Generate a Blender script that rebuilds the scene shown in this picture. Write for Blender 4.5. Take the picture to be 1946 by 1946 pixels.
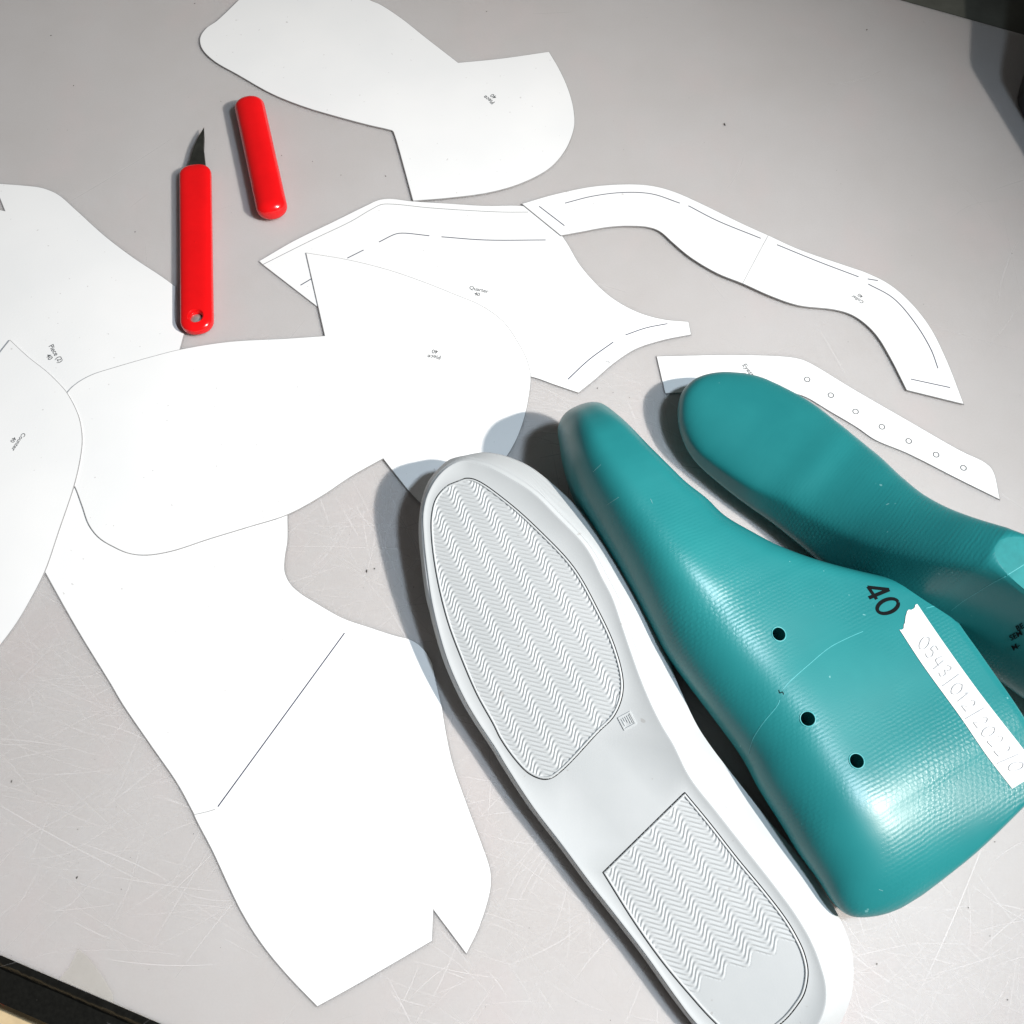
import bpy, bmesh, math, random
from mathutils import Vector, Matrix
from mathutils.bvhtree import BVHTree
random.seed(7)
for o in list(bpy.data.objects): bpy.data.objects.remove(o)
S = bpy.context.scene
COL = S.collection

# ------------------------------------------------------------------ camera, world, lamps
H, PITCH, FPX = 0.50, 66.0, 1910.0
ca = math.radians(90 - PITCH)
cam = bpy.data.cameras.new('camera'); camo = bpy.data.objects.new('camera', cam); COL.objects.link(camo)
camo.location = (0, 0, H); camo.rotation_euler = (ca, 0, 0)
cam.sensor_width = 36; cam.lens = 36 * FPX / 1946; cam.clip_start = 0.01; cam.clip_end = 50
S.camera = camo
S.render.resolution_x = 1024; S.render.resolution_y = 1024
S.view_settings.view_transform = 'Standard'; S.view_settings.look = 'None'
S.view_settings.exposure = 0; S.view_settings.gamma = 1
w = bpy.data.worlds.new('World'); S.world = w; w.use_nodes = True
w.node_tree.nodes['Background'].inputs[0].default_value = (1.0, 0.98, 0.95, 1)
w.node_tree.nodes['Background'].inputs[1].default_value = 0.09

def spot(name, loc, target, radius, power, color, cone, blend):
    l = bpy.data.lights.new(name, 'SPOT'); l.shadow_soft_size = radius; l.energy = power; l.color = color
    l.spot_size = math.radians(cone); l.spot_blend = blend
    o = bpy.data.objects.new(name, l); COL.objects.link(o); o.location = loc
    o.rotation_euler = (Vector(target) - Vector(loc)).to_track_quat('-Z', 'Y').to_euler()
    return o
spot('key_lamp', (0.72, -0.06, 0.82), (-0.65, 0.34, 0), 0.016, 86.0, (1.0, 0.935, 0.87), 86, 1.0)
spot('ceiling_lamp', (0.44, 0.05, 0.92), (-0.20, 0.06, 0), 0.040, 29.5, (0.72, 0.86, 1.0), 94, 1.0)

# ------------------------------------------------------------------ helpers
def un(u, v, z=0.0):
    d = Vector(((u - 973) / FPX, -(v - 973) / FPX, -1.0)); d.rotate(Matrix.Rotation(ca, 3, 'X'))
    t = (z - H) / d.z
    return Vector((0, 0, H)) + d * t
def ray(u, v):
    d = Vector(((u - 973) / FPX, -(v - 973) / FPX, -1.0)); d.rotate(Matrix.Rotation(ca, 3, 'X'))
    return d.normalized()
def props(o, label=None, cat=None, group=None, kind=None):
    if label: o['label'] = label
    if cat: o['category'] = cat
    if group: o['group'] = group
    if kind: o['kind'] = kind
    return o
def link(name, me, mat, parent=None, mw=None, smooth=None):
    o = bpy.data.objects.new(name, me); COL.objects.link(o)
    if mat is not None and not me.materials: me.materials.append(mat)
    if parent is not None: o.parent = parent
    if mw is not None: o.matrix_world = mw
    if smooth is not None:
        for p in me.polygons: p.use_smooth = True
        me.set_sharp_from_angle(angle=math.radians(smooth))
    return o
def mesh(name, v, f):
    me = bpy.data.meshes.new(name); me.from_pydata([tuple(p) for p in v], [], f); me.update(); return me
def bm_mesh(name, bm):
    me = bpy.data.meshes.new(name); bmesh.ops.recalc_face_normals(bm, faces=bm.faces); bm.to_mesh(me); bm.free(); return me
def cat_rom(pts, n=8):
    """smooth open curve through 2D/3D pts"""
    if len(pts) < 3: return [Vector(p) for p in pts]
    P = [Vector(p) for p in pts]; P = [P[0] * 2 - P[1]] + P + [P[-1] * 2 - P[-2]]
    out = []
    for i in range(1, len(P) - 2):
        a, b, c, d = P[i-1:i+3]
        # centripetal parametrisation keeps the curve from overshooting
        t0 = 0; t1 = t0 + max((b-a).length, 1e-9) ** .5; t2 = t1 + max((c-b).length, 1e-9) ** .5; t3 = t2 + max((d-c).length, 1e-9) ** .5
        for k in range(n):
            t = t1 + (t2 - t1) * k / n
            A1 = a * ((t1-t)/(t1-t0)) + b * ((t-t0)/(t1-t0)); A2 = b * ((t2-t)/(t2-t1)) + c * ((t-t1)/(t2-t1)); A3 = c * ((t3-t)/(t3-t2)) + d * ((t-t2)/(t3-t2))
            B1 = A1 * ((t2-t)/(t2-t0)) + A2 * ((t-t0)/(t2-t0)); B2 = A2 * ((t3-t)/(t3-t1)) + A3 * ((t-t1)/(t3-t1))
            out.append(B1 * ((t2-t)/(t2-t1)) + B2 * ((t-t1)/(t2-t1)))
    out.append(P[-2]); return out
def outline(runs, n=6):
    """runs: list of open point lists; each run is smooth, runs meet in corners; closed"""
    out = []
    for r in runs:
        c = cat_rom(r, n)
        out += c[:-1] if len(c) > 1 else c
    return out
def runs_from(pts):
    """pts: (x,y) smooth or (x,y,1) corner; returns runs of a closed outline starting at a corner"""
    k0 = next(i for i, p in enumerate(pts) if len(p) == 3)
    pts = pts[k0:] + pts[:k0] + [pts[k0]]
    runs, cur = [], [pts[0][:2]]
    for p in pts[1:]:
        cur.append(p[:2])
        if len(p) == 3: runs.append(cur); cur = [p[:2]]
    return runs
def resample(poly, n):
    d = [0]
    for a, b in zip(poly, poly[1:]): d.append(d[-1] + (b - a).length)
    out, j = [], 0
    for i in range(n):
        t = d[-1] * i / (n - 1)
        while j < len(d) - 2 and d[j+1] < t: j += 1
        f = 0 if d[j+1] == d[j] else (t - d[j]) / (d[j+1] - d[j])
        out.append(poly[j].lerp(poly[j+1], min(max(f, 0), 1)))
    return out
def interp(x, tab):
    """smooth (monotone cubic) table lookup"""
    if x <= tab[0][0]: return tab[0][1]
    if x >= tab[-1][0]: return tab[-1][1]
    n = len(tab); d = [(tab[i+1][1] - tab[i][1]) / (tab[i+1][0] - tab[i][0]) for i in range(n - 1)]
    m = [d[0]] + [0 if d[i-1] * d[i] <= 0 else 2 * d[i-1] * d[i] / (d[i-1] + d[i]) for i in range(1, n - 1)] + [d[-1]]
    for i in range(n - 1):
        if x <= tab[i+1][0]:
            h = tab[i+1][0] - tab[i][0]; t = (x - tab[i][0]) / h
            return (1 + 2*t) * (1-t)**2 * tab[i][1] + t * (1-t)**2 * h * m[i] + t*t * (3 - 2*t) * tab[i+1][1] + t*t * (t-1) * h * m[i+1]
def ribbon_bm(bm, pts, width, normals=None, taper=False):
    n = len(pts); prev = None
    for i in range(n):
        d = (pts[min(i+1, n-1)] - pts[max(i-1, 0)]); nn = normals[i] if normals else Vector((0, 0, 1))
        s = d.cross(nn)
        if s.length < 1e-12: s = Vector((1, 0, 0))
        s.normalize()
        hw = width / 2 * (1 if not taper else (0.25 + 0.75 * math.sin(math.pi * (i + .3) / (n - .4))))
        a = bm.verts.new(pts[i] - s * hw); b = bm.verts.new(pts[i] + s * hw)
        if prev: bm.faces.new((prev[0], prev[1], b, a))
        prev = (a, b)
def tube_bm(bm, pts, r, closed=False, n=8, up=Vector((0, 0, 1))):
    N = len(pts); rings = []
    for i in range(N):
        d = pts[(i+1) % N] - pts[(i-1) % N] if closed else pts[min(i+1, N-1)] - pts[max(i-1, 0)]
        s = d.cross(up).normalized(); u2 = s.cross(d).normalized()
        rings.append([bm.verts.new(pts[i] + s * (math.cos(2*math.pi*k/n) * r) + u2 * (math.sin(2*math.pi*k/n) * r)) for k in range(n)])
    for i in range(N if closed else N - 1):
        a, b = rings[i], rings[(i+1) % N]
        for k in range(n): bm.faces.new((a[k], a[(k+1) % n], b[(k+1) % n], b[k]))

# ------------------------------------------------------------------ materials
def new_mat(name):
    m = bpy.data.materials.new(name); m.use_nodes = True
    return m, m.node_tree, m.node_tree.nodes['Principled BSDF']
def N(nt, t, **kw):
    n = nt.nodes.new(t)
    for k, v in kw.items(): setattr(n, k, v)
    return n
def ramp(nt, src, stops):
    r = N(nt, 'ShaderNodeValToRGB'); nt.links.new(src, r.inputs[0])
    while len(r.color_ramp.elements) < len(stops): r.color_ramp.elements.new(0.5)
    for e, (p, c) in zip(r.color_ramp.elements, stops): e.position = p; e.color = (c, c, c, 1) if not isinstance(c, tuple) else c
    return r
def coord(nt, scale=(1, 1, 1), rot=(0, 0, 0)):
    tc = N(nt, 'ShaderNodeTexCoord'); mp = N(nt, 'ShaderNodeMapping'); mp.inputs['Scale'].default_value = scale; mp.inputs['Rotation'].default_value = rot
    nt.links.new(tc.outputs['Object'], mp.inputs['Vector']); return mp.outputs['Vector']
def noise(nt, vec, scale, detail=3, rough=.5):
    n = N(nt, 'ShaderNodeTexNoise'); n.inputs['Scale'].default_value = scale; n.inputs['Detail'].default_value = detail; n.inputs['Roughness'].default_value = rough
    nt.links.new(vec, n.inputs['Vector']); return n.outputs[0]
def mixc(nt, fac, a, b, typ='MIX'):
    m = N(nt, 'ShaderNodeMix', data_type='RGBA', blend_type=typ)
    for sock, v in ((m.inputs[0], fac), (m.inputs[6], a), (m.inputs[7], b)):
        if hasattr(v, 'is_linked'): nt.links.new(v, sock)
        else: sock.default_value = v
    return m.outputs[2]
def bump(nt, h, strength, dist, prev=None):
    b = N(nt, 'ShaderNodeBump'); b.inputs['Strength'].default_value = strength; b.inputs['Distance'].default_value = dist
    nt.links.new(h, b.inputs['Height'])
    if prev is not None: nt.links.new(prev, b.inputs['Normal'])
    return b.outputs[0]
def math_n(nt, op, a, b=0.0, c=0.0):
    m = N(nt, 'ShaderNodeMath', operation=op)
    for i, v in enumerate((a, b, c)):
        if hasattr(v, 'is_linked'): nt.links.new(v, m.inputs[i])
        else: m.inputs[i].default_value = v
    return m.outputs[0]

def m_mat():
    m, nt, p = new_mat('translucent_mat')
    v = coord(nt)
    big = noise(nt, v, 9, 4, .6); fine = noise(nt, v, 900, 2, .6)
    c = mixc(nt, ramp(nt, big, [(.3, 0), (.7, 1)]).outputs[0], (.48, .458, .445, 1), (.515, .498, .49, 1))
    pink = noise(nt, coord(nt, (1.3, 1, 1), (0, 0, .7)), 14, 3, .6)
    c = mixc(nt, ramp(nt, pink, [(.52, 0), (.75, .5)]).outputs[0], c, (.535, .475, .465, 1))
    c = mixc(nt, ramp(nt, fine, [(.35, .06), (.65, 0)]).outputs[0], c, (.3, .29, .28, 1))
    nt.links.new(c, p.inputs['Base Color'])
    # brushed hairline wear that only shows as roughness and fine relief
    hair = noise(nt, coord(nt, (40, 1400, 1), (0, 0, .5)), 1, 2, .6); hair2 = noise(nt, coord(nt, (1300, 30, 1), (0, 0, -.35)), 1, 2, .6)
    hh = math_n(nt, 'ADD', hair, hair2)
    r = N(nt, 'ShaderNodeMapRange'); nt.links.new(hh, r.inputs[0]); r.inputs[1].default_value = .6; r.inputs[2].default_value = 1.4; r.inputs[3].default_value = .50; r.inputs[4].default_value = .66
    nt.links.new(r.outputs[0], p.inputs['Roughness'])
    nt.links.new(bump(nt, hh, .05, .0002), p.inputs['Normal'])
    p.inputs['Subsurface Weight'].default_value = .9; p.inputs['Subsurface Radius'].default_value = (1, .96, .93); p.inputs['Subsurface Scale'].default_value = .010
    p.inputs['Specular IOR Level'].default_value = .16
    return m
def m_card():
    m, nt, p = new_mat('white_card')
    v = coord(nt); f = noise(nt, v, 700, 3, .6); g = noise(nt, v, 14, 3, .5)
    c = mixc(nt, ramp(nt, g, [(.35, 0), (.7, 1)]).outputs[0], (.79, .795, .79, 1), (.835, .835, .825, 1))
    sp = noise(nt, v, 420, 1, .4)
    c = mixc(nt, ramp(nt, sp, [(.0, .0), (.775, .0), (.80, .5)]).outputs[0], c, (.45, .43, .42, 1))
    nt.links.new(c, p.inputs['Base Color']); p.inputs['Roughness'].default_value = .6; p.inputs['Specular IOR Level'].default_value = .3
    nt.links.new(bump(nt, f, .12, .0002), p.inputs['Normal']); return m
def m_plain(name, col, rough=.5, spec=.5, metal=0, nscale=300, var=.12, bmp=.05):
    m, nt, p = new_mat(name); v = coord(nt); n = noise(nt, v, nscale, 3, .6)
    lo = tuple(x * (1 - var) for x in col) + (1,); hi = tuple(min(x * (1 + var), 1) for x in col) + (1,)
    nt.links.new(mixc(nt, ramp(nt, n, [(.3, 0), (.7, 1)]).outputs[0], lo, hi), p.inputs['Base Color'])
    p.inputs['Roughness'].default_value = rough; p.inputs['Specular IOR Level'].default_value = spec; p.inputs['Metallic'].default_value = metal
    if bmp: nt.links.new(bump(nt, n, bmp, .0003), p.inputs['Normal'])
    return m
def m_last():
    m, nt, p = new_mat('teal_plastic')
    v = coord(nt)
    big = noise(nt, v, 18, 4, .55)
    c = mixc(nt, ramp(nt, big, [(.3, 0), (.7, 1)]).outputs[0], (.011, .162, .170, 1), (.016, .195, .200, 1))
    sc = noise(nt, coord(nt, (1, 1, 1), (.3, .2, .5)), 330, 1, .3)
    c = mixc(nt, ramp(nt, sc, [(0, 0), (.80, 0), (.82, .5)]).outputs[0], c, (.22, .46, .46, 1))
    nt.links.new(c, p.inputs['Base Color'])
    # milling marks: rows across the length, chopped into short facets, fading in and out over the surface
    sx = N(nt, 'ShaderNodeSeparateXYZ'); nt.links.new(v, sx.inputs[0])
    wob = noise(nt, v, 70, 2, .5); wob2 = noise(nt, v, 420, 2, .5)
    row = math_n(nt, 'ADD', math_n(nt, 'MULTIPLY', sx.outputs[0], 2 * math.pi / .0018), math_n(nt, 'ADD', math_n(nt, 'MULTIPLY', wob, 9.0), math_n(nt, 'MULTIPLY', wob2, 1.2)))
    rs = math_n(nt, 'SINE', row)
    colm = math_n(nt, 'SINE', math_n(nt, 'ADD', math_n(nt, 'MULTIPLY', sx.outputs[1], 2 * math.pi / .0031), math_n(nt, 'ADD', math_n(nt, 'MULTIPLY', wob2, 9.0), math_n(nt, 'MULTIPLY', math_n(nt, 'FLOOR', math_n(nt, 'DIVIDE', row, 2 * math.pi)), 2.4))))
    hgt = math_n(nt, 'ADD', math_n(nt, 'MULTIPLY', rs, .38), math_n(nt, 'MULTIPLY', colm, .36))
    fade = ramp(nt, noise(nt, v, 26, 2, .5), [(.34, .0), (.70, 1)])
    heel = N(nt, 'ShaderNodeMapRange'); nt.links.new(sx.outputs[0], heel.inputs[0]); heel.inputs[1].default_value = .03; heel.inputs[2].default_value = .15; heel.inputs[3].default_value = .15; heel.inputs[4].default_value = 1.25
    hgt = math_n(nt, 'MULTIPLY', hgt, math_n(nt, 'MULTIPLY', fade.outputs[0], heel.outputs[0]))
    b = bump(nt, hgt, .42, .00014)
    b = bump(nt, noise(nt, v, 1500, 2, .6), .08, .0002, b)
    nt.links.new(b, p.inputs['Normal'])
    p.inputs['Roughness'].default_value = .35; p.inputs['Specular IOR Level'].default_value = .42
    return m
def m_rubber(name='white_rubber', knurl=False):
    m, nt, p = new_mat(name); v = coord(nt)
    g = noise(nt, v, 30, 4, .6)
    c = mixc(nt, ramp(nt, g, [(.3, 0), (.7, 1)]).outputs[0], (.475, .495, .498, 1), (.51, .527, .53, 1))
    d = noise(nt, v, 260, 1, .4)
    c = mixc(nt, ramp(nt, d, [(0, 0), (.775, 0), (.80, .4)]).outputs[0], c, (.3, .28, .26, 1))
    nt.links.new(c, p.inputs['Base Color'])
    p.inputs['Roughness'].default_value = .45; p.inputs['Specular IOR Level'].default_value = .4
    b = bump(nt, noise(nt, v, 1200, 3, .6), .08, .0003)
    if knurl:
        uv = N(nt, 'ShaderNodeUVMap'); sx = N(nt, 'ShaderNodeSeparateXYZ'); nt.links.new(uv.outputs[0], sx.inputs[0])
        a = math_n(nt, 'SINE', math_n(nt, 'MULTIPLY', math_n(nt, 'ADD', sx.outputs[0], sx.outputs[1]), 2 * math.pi / .0017))
        a2 = math_n(nt, 'SINE', math_n(nt, 'MULTIPLY', math_n(nt, 'SUBTRACT', sx.outputs[0], sx.outputs[1]), 2 * math.pi / .0017))
        b = bump(nt, math_n(nt, 'MULTIPLY', a, a2), .4, .0003, b)
    nt.links.new(b, p.inputs['Normal']); return m
def m_scratch():
    m, nt, p = new_mat('scratch')
    g = N(nt, 'ShaderNodeNewGeometry')
    p.inputs['Base Color'].default_value = (.85, .83, .82, 1); p.inputs['Roughness'].default_value = .6
    a = math_n(nt, 'MULTIPLY', math_n(nt, 'POWER', g.outputs['Random Per Island'], 1.7), .42)
    nt.links.new(math_n(nt, 'ADD', a, .05), p.inputs['Alpha']); return m
M = dict(mat=m_mat(), scuff=m_plain('scuff', (.25, .50, .50), .6, .3), cutplastic=m_plain('cut_plastic', (.020, .20, .205), .7, .25, nscale=250, var=.08), cardedge=m_plain('card_core', (.33, .325, .325), .8, .1), card=m_card(), last=m_last(), rubber=m_rubber(), knurl=m_rubber('knurled_rubber', True), scratch=m_scratch(),
         ink=m_plain('grey_ink', (.13, .135, .14), .7, .2, bmp=0), line=m_plain('slit_line', (.05, .055, .09), .7, .2, bmp=0), faint=m_plain('faint_line', (.42, .42, .42), .7, .2, bmp=0),
         pencil=m_plain('pencil', (.40, .41, .43), .7, .2, bmp=0), black_ink=m_plain('black_ink', (.004, .005, .006), .7, .08, bmp=0),
         red=m_plain('red_plastic', (.72, .004, .006), .22, .5, nscale=60, var=.05, bmp=.02), steel=m_plain('dark_steel', (.045, .047, .04), .42, .5, .6, 160, .35, .2),
         bright=m_plain('screw_steel', (.42, .36, .34), .28, .6, .5, 200, .2, .2), trim=m_plain('black_trim', (.006, .006, .005), .35, .5, nscale=500, var=.4, bmp=.3),
         dark=m_plain('dark_hole', (.006, .008, .008), .7, .2, bmp=0), wood=m_plain('pale_wood', (.60, .46, .27), .6, .3, nscale=140, var=.12),
         seam=m_plain('seam_edge', (.06, .33, .345), .4, .5), grime=m_plain('dark_speck', (.06, .055, .05), .7, .2, bmp=0),
         tape=m_plain('paper_tape', (.60, .60, .59), .6, .3, nscale=400, var=.03), cloth=m_plain('white_cloth', (.7, .72, .74), .8, .2, nscale=300),
         grey=m_plain('grey_green_panel', (.12, .125, .105), .6, .3, nscale=40, var=.2), black=m_plain('black_plastic', (.008, .008, .008), .35, .5),
         palepatch=m_plain('pale_patch', (.545, .525, .475), .5, .4, nscale=60, var=.05), dirt=m_plain('red_paint', (.3, .03, .02), .6))

M['palepatch'].node_tree.nodes['Principled BSDF'].inputs['Alpha'].default_value = .45
# ------------------------------------------------------------------ setting: the desk
e0, e1 = un(0, 1815), un(306, 1946)                     # near left edge of the desk
f0, f1 = un(1690, -6), un(1946, 66)                     # far right edge
ed = (e1 - e0).normalized(); en = Vector((ed.y, -ed.x, 0)); en = en if en.x < 0 else -en     # outward
fd = (f1 - f0).normalized(); fn = Vector((-fd.y, fd.x, 0)); fn = fn if fn.y > 0 else -fn
c0, c1 = e0 - ed * 1.0, e0 + ed * 0.75
d0, d1 = f0 - fd * 1.3, f0 + fd * 0.75
TH = .012
top = [c0, c1, d1, d0]
bm = bmesh.new()
vs = [bm.verts.new(p) for p in top]; face = bm.faces.new(vs)
r = bmesh.ops.extrude_face_region(bm, geom=[face]); bmesh.ops.translate(bm, vec=(0, 0, -TH), verts=[g for g in r['geom'] if isinstance(g, bmesh.types.BMVert)])
desk = link('desk_top', bm_mesh('desk_top', bm), M['mat'])
props(desk, kind='structure')
# black moulding along the near left edge, outer part widened as painted shadow
bm = bmesh.new()
prof = [(0.0004, -.0012), (.0030, -.0016), (.0046, -.0034), (.0058, -.0085), (.0190, -.0105), (.0190, -.0200), (.0004, -.0200)]
rows = []
K = 240
for i in range(K + 1):
    b = e0 - ed * .12 + ed * (.46 * i / K)
    j = (random.random() - .5) * .00035
    rows.append([bm.verts.new(b + en * (x + (j if 0 < k < 4 else 0)) + Vector((0, 0, z + (j if k == 1 else 0)))) for k, (x, z) in enumerate(prof)])
for a, b in zip(rows, rows[1:]):
    for k in range(len(prof)): bm.faces.new((a[k], b[k], b[(k+1) % 7], a[(k+1) % 7]))
link('edge_moulding', bm_mesh('edge_moulding', bm), M['trim'], desk, smooth=40)
# a pale, partly transparent patch at the edge
bm = bmesh.new()
pts = [un(x, y, .00012) for x, y in ((148, 1803), (165, 1816), (186, 1842), (203, 1868), (214, 1888), (216, 1906), (113, 1861), (131, 1838))]
bm.faces.new([bm.verts.new(p) for p in pts]); link('pale_patch', bm_mesh('pale_patch', bm), M['palepatch'], desk)

# scratches: thin arcs cut into the plastic
def scratch(bm, c, ang, L, curve, width, z=.00003):
    n = max(5, int(L / .006)); pts = []; p = c.copy(); a = ang; p -= Vector((math.cos(a), math.sin(a), 0)) * L * .5
    for i in range(n + 1):
        pts.append(Vector((p.x, p.y, z))); a += curve / n; p += Vector((math.cos(a), math.sin(a), 0)) * (L / n)
    ribbon_bm(bm, pts, width, taper=True)
bm = bmesh.new()
def field(n, cx, cy, sx, sy, lmin, lmax, amain, spread, wid=(.00012, .00034), curv=.28):
    for _ in range(n):
        c = un(random.gauss(cx, sx), random.gauss(cy, sy))
        scratch(bm, c, random.gauss(random.choice(amain), spread), random.uniform(lmin, lmax), random.gauss(0, curv), random.uniform(*wid))
field(420, 1750, 1880, 230, 130, .008, .05, (0.9, -.5, -.9, .2), .25)
field(420, 960, 1700, 170, 210, .006, .045, (-.35, -.55, .75, 1.1), .3)
field(260, 240, 1500, 190, 170, .01, .08, (-.45, -.2, 1.0, .5), .25)
field(150, 80, 1280, 90, 100, .01, .06, (-.3, .5, -.7), .2)
field(150, 690, 1080, 90, 110, .01, .06, (-.2, -.9, -1.1, .6, 1.3), .25)
field(130, 1200, 860, 70, 90, .008, .05, (-.35, -.25, -1.25), .15)
field(60, 1040, 770, 40, 40, .006, .03, (-.3, -.15), .12)
field(130, 1000, 900, 800, 600, .006, .07, (-.4, .6, 1.1, -.9), .5)
for k in range(14): scratch(bm, un(random.uniform(640, 860), random.uniform(960, 1320)), random.choice((-1.05, -.85, -.6)), random.uniform(.04, .08), random.gauss(0, .5), .0003)
scratch(bm, un(655, 1038), 0.0, .07, -.05, .00045)
scratch(bm, un(1820, 1740), .95, .09, .1, .00045); scratch(bm, un(390, 1640), .75, .05, .1, .0004); scratch(bm, un(220, 335), .68, .09, .1, .0002)
scratch(bm, un(385, 1760), .4, .06, .2, .0004); scratch(bm, un(90, 1590), -.5, .12, .1, .0004)
props(link('scratches', bm_mesh('scratches', bm), M['scratch'], desk), kind='stuff')
# specks of dirt
bm = bmesh.new()
def speck(c, r, z=.0002):
    n = 6; a0 = random.random() * 6
    rr = [r * random.uniform(.6, 1.2) for _ in range(n)]; el = random.uniform(1, 2); ea = random.random() * 3.14
    vs = []
    for k in range(n):
        x, y = rr[k] * math.cos(a0 + 6.283 * k / n) * el, rr[k] * math.sin(a0 + 6.283 * k / n)
        vs.append(bm.verts.new((c.x + x * math.cos(ea) - y * math.sin(ea), c.y + x * math.sin(ea) + y * math.cos(ea), z)))
    top_ = bm.verts.new((c.x, c.y, z + r * .5))
    for k in range(n): bm.faces.new((vs[k], vs[(k+1) % n], top_))
for x, y, r in ((1377, 237, .0008), (97, 68, .0005), (140, 163, .00035), (697, 1085, .0006), (712, 1081, .0005), (1890, 1600, .00025), (1840, 1725, .0003), (1666, 1832, .0003), (1914, 1900, .00025),
                (370, 7, .0004), (257, 441, .0004), (594, 307, .0003), (733, 335, .0004), (648, 333, .0003), (535, 296, .0003), (488, 359, .0004), (22, 1485, .0004), (146, 1668, .0004), (420, 193, .0003), (925, 22, .0004), (1647, 57, .0004),
                (1135, 738, .0004), (1165, 746, .0003), (1196, 756, .00025)):
    speck(un(x, y), r)
for _ in range(140): speck(un(random.uniform(0, 1946), random.uniform(0, 1946)), random.uniform(.00008, .0002))
props(link('dirt_specks', bm_mesh('dirt_specks', bm), M['grime'], desk), kind='stuff')

# below / beyond the desk
def box_bm(bm, cx, cy, z0, z1, lx, ly, ax):
    ay = Vector((-ax.y, ax.x, 0))
    q = [Vector((cx, cy, 0)) + ax * (sx * lx / 2) + ay * (sy * ly / 2) for sx, sy in ((-1, -1), (1, -1), (1, 1), (-1, 1))]
    lo = [bm.verts.new((p.x, p.y, z0)) for p in q]; hi = [bm.verts.new((p.x, p.y, z1)) for p in q]
    bm.faces.new(lo[::-1]); bm.faces.new(hi)
    for k in range(4): bm.faces.new((lo[k], lo[(k+1) % 4], hi[(k+1) % 4], hi[k]))
bm = bmesh.new(); pc = e0 + ed * .08 + en * .31
box_bm(bm, pc.x, pc.y, -.046, -.028, .62, .60, ed); bmesh.ops.bevel(bm, geom=bm.edges[:], offset=.002, segments=2)
sh = link('wooden_shelf', bm_mesh('wooden_shelf', bm), M['wood'], smooth=40)
props(sh, 'pale wooden board lying lower than the black desk edge', 'board')
bm = bmesh.new(); rr = []
pa, pb = un(96, 1952, -.027), un(170, 1990, -.027)
for i in range(9):
    row = []
    for j in range(7):
        p = pa + (pb - pa) * (i / 8 * 1.3) + en * (.02 * j / 6 + 0) + en * .004
        row.append(bm.verts.new((p.x, p.y, -.0265 + .0025 * math.sin(i * 1.1 + j * .7))))
    rr.append(row)
for a, b in zip(rr, rr[1:]):
    for k in range(6): bm.faces.new((a[k], a[k+1], b[k+1], b[k]))
bmesh.ops.solidify(bm, geom=bm.faces[:], thickness=.0008)
props(link('white_cloth', bm_mesh('white_cloth', bm), M['cloth'], smooth=60), 'scrap of white cloth on the pale wooden board below the desk', 'cloth')
bm = bmesh.new(); tube_bm(bm, [un(-30, 1884, -.024), un(-12, 1890, -.024), un(4, 1899, -.0245), un(12, 1905, -.0255)], .0018)
props(link('red_cord', bm_mesh('red_cord', bm), M['dirt'], smooth=60), 'end of a dark red cord on the pale wooden board', 'cord')
bm = bmesh.new(); pc = f0 + fd * .16 + fn * .206
box_bm(bm, pc.x, pc.y, -.20, -.004, .9, .40, fd); bmesh.ops.bevel(bm, geom=bm.edges[:], offset=.004, segments=3)
props(link('grey_cabinet', bm_mesh('grey_cabinet', bm), M['grey'], smooth=40), 'dark grey green cabinet behind the far edge of the desk', 'cabinet')

# ------------------------------------------------------------------ pattern pieces of white card
PG = 'white card shoe pattern pieces'
CT = .0007
def card(name, pts, z, label, zfun=None, cuts=(), n=6):
    z += .00012
    P = [un(p.x, p.y, z + CT) for p in outline(runs_from(pts), n)]
    o0 = sum(P, Vector()) / len(P); o0.z = 0
    bm = bmesh.new(); vs = []
    for p in P:
        if not vs or (p - o0 - vs[-1].co).length > 1e-5: vs.append(bm.verts.new(p - o0))
    bmesh.ops.triangle_fill(bm, edges=[bm.edges.new((vs[i], vs[(i + 1) % len(vs)])) for i in range(len(vs))], use_beauty=True, normal=(0, 0, 1))
    for a, b in cuts:
        a, b = un(*a, z) - o0, un(*b, z) - o0; d = (b - a).normalized()
        bmesh.ops.bisect_plane(bm, geom=bm.verts[:] + bm.edges[:] + bm.faces[:], plane_co=a, plane_no=Vector((-d.y, d.x, 0)))
    bmesh.ops.triangulate(bm, faces=[f for f in bm.faces if len(f.verts) > 4])
    if zfun:
        for v in bm.verts: v.co.z += zfun(v.co + o0)
    up = bm.faces[:]
    for f in up:
        if f.normal.z < 0: f.normal_flip()
    rim = bmesh.ops.inset_region(bm, faces=up, thickness=.00034, use_even_offset=True, use_boundary=True)['faces']
    for f in rim: f.material_index = 1
    up = bm.faces[:]
    r = bmesh.ops.extrude_face_region(bm, geom=up)
    bmesh.ops.translate(bm, vec=(0, 0, -CT), verts=[g for g in r['geom'] if isinstance(g, bmesh.types.BMVert)])
    me = bm_mesh(name, bm)
    o = link(name, me, M['card'], mw=Matrix.Translation(o0), smooth=25)
    me.materials.append(M['cardedge'])
    for p in me.polygons:
        if abs(p.normal.z) < .3: p.material_index = 1
    props(o, label, 'pattern piece', PG); o['_z'] = z + CT
    return o
def child_mesh(name, bm, mat, parent, **kw):
    """bm is in world coordinates"""
    bmesh.ops.transform(bm, matrix=parent.matrix_world.inverted(), verts=bm.verts)
    me = bpy.data.meshes.new(name); bm.to_mesh(me); bm.free()
    o = bpy.data.objects.new(name, me); COL.objects.link(o); me.materials.append(mat); o.parent = parent
    return o
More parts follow.
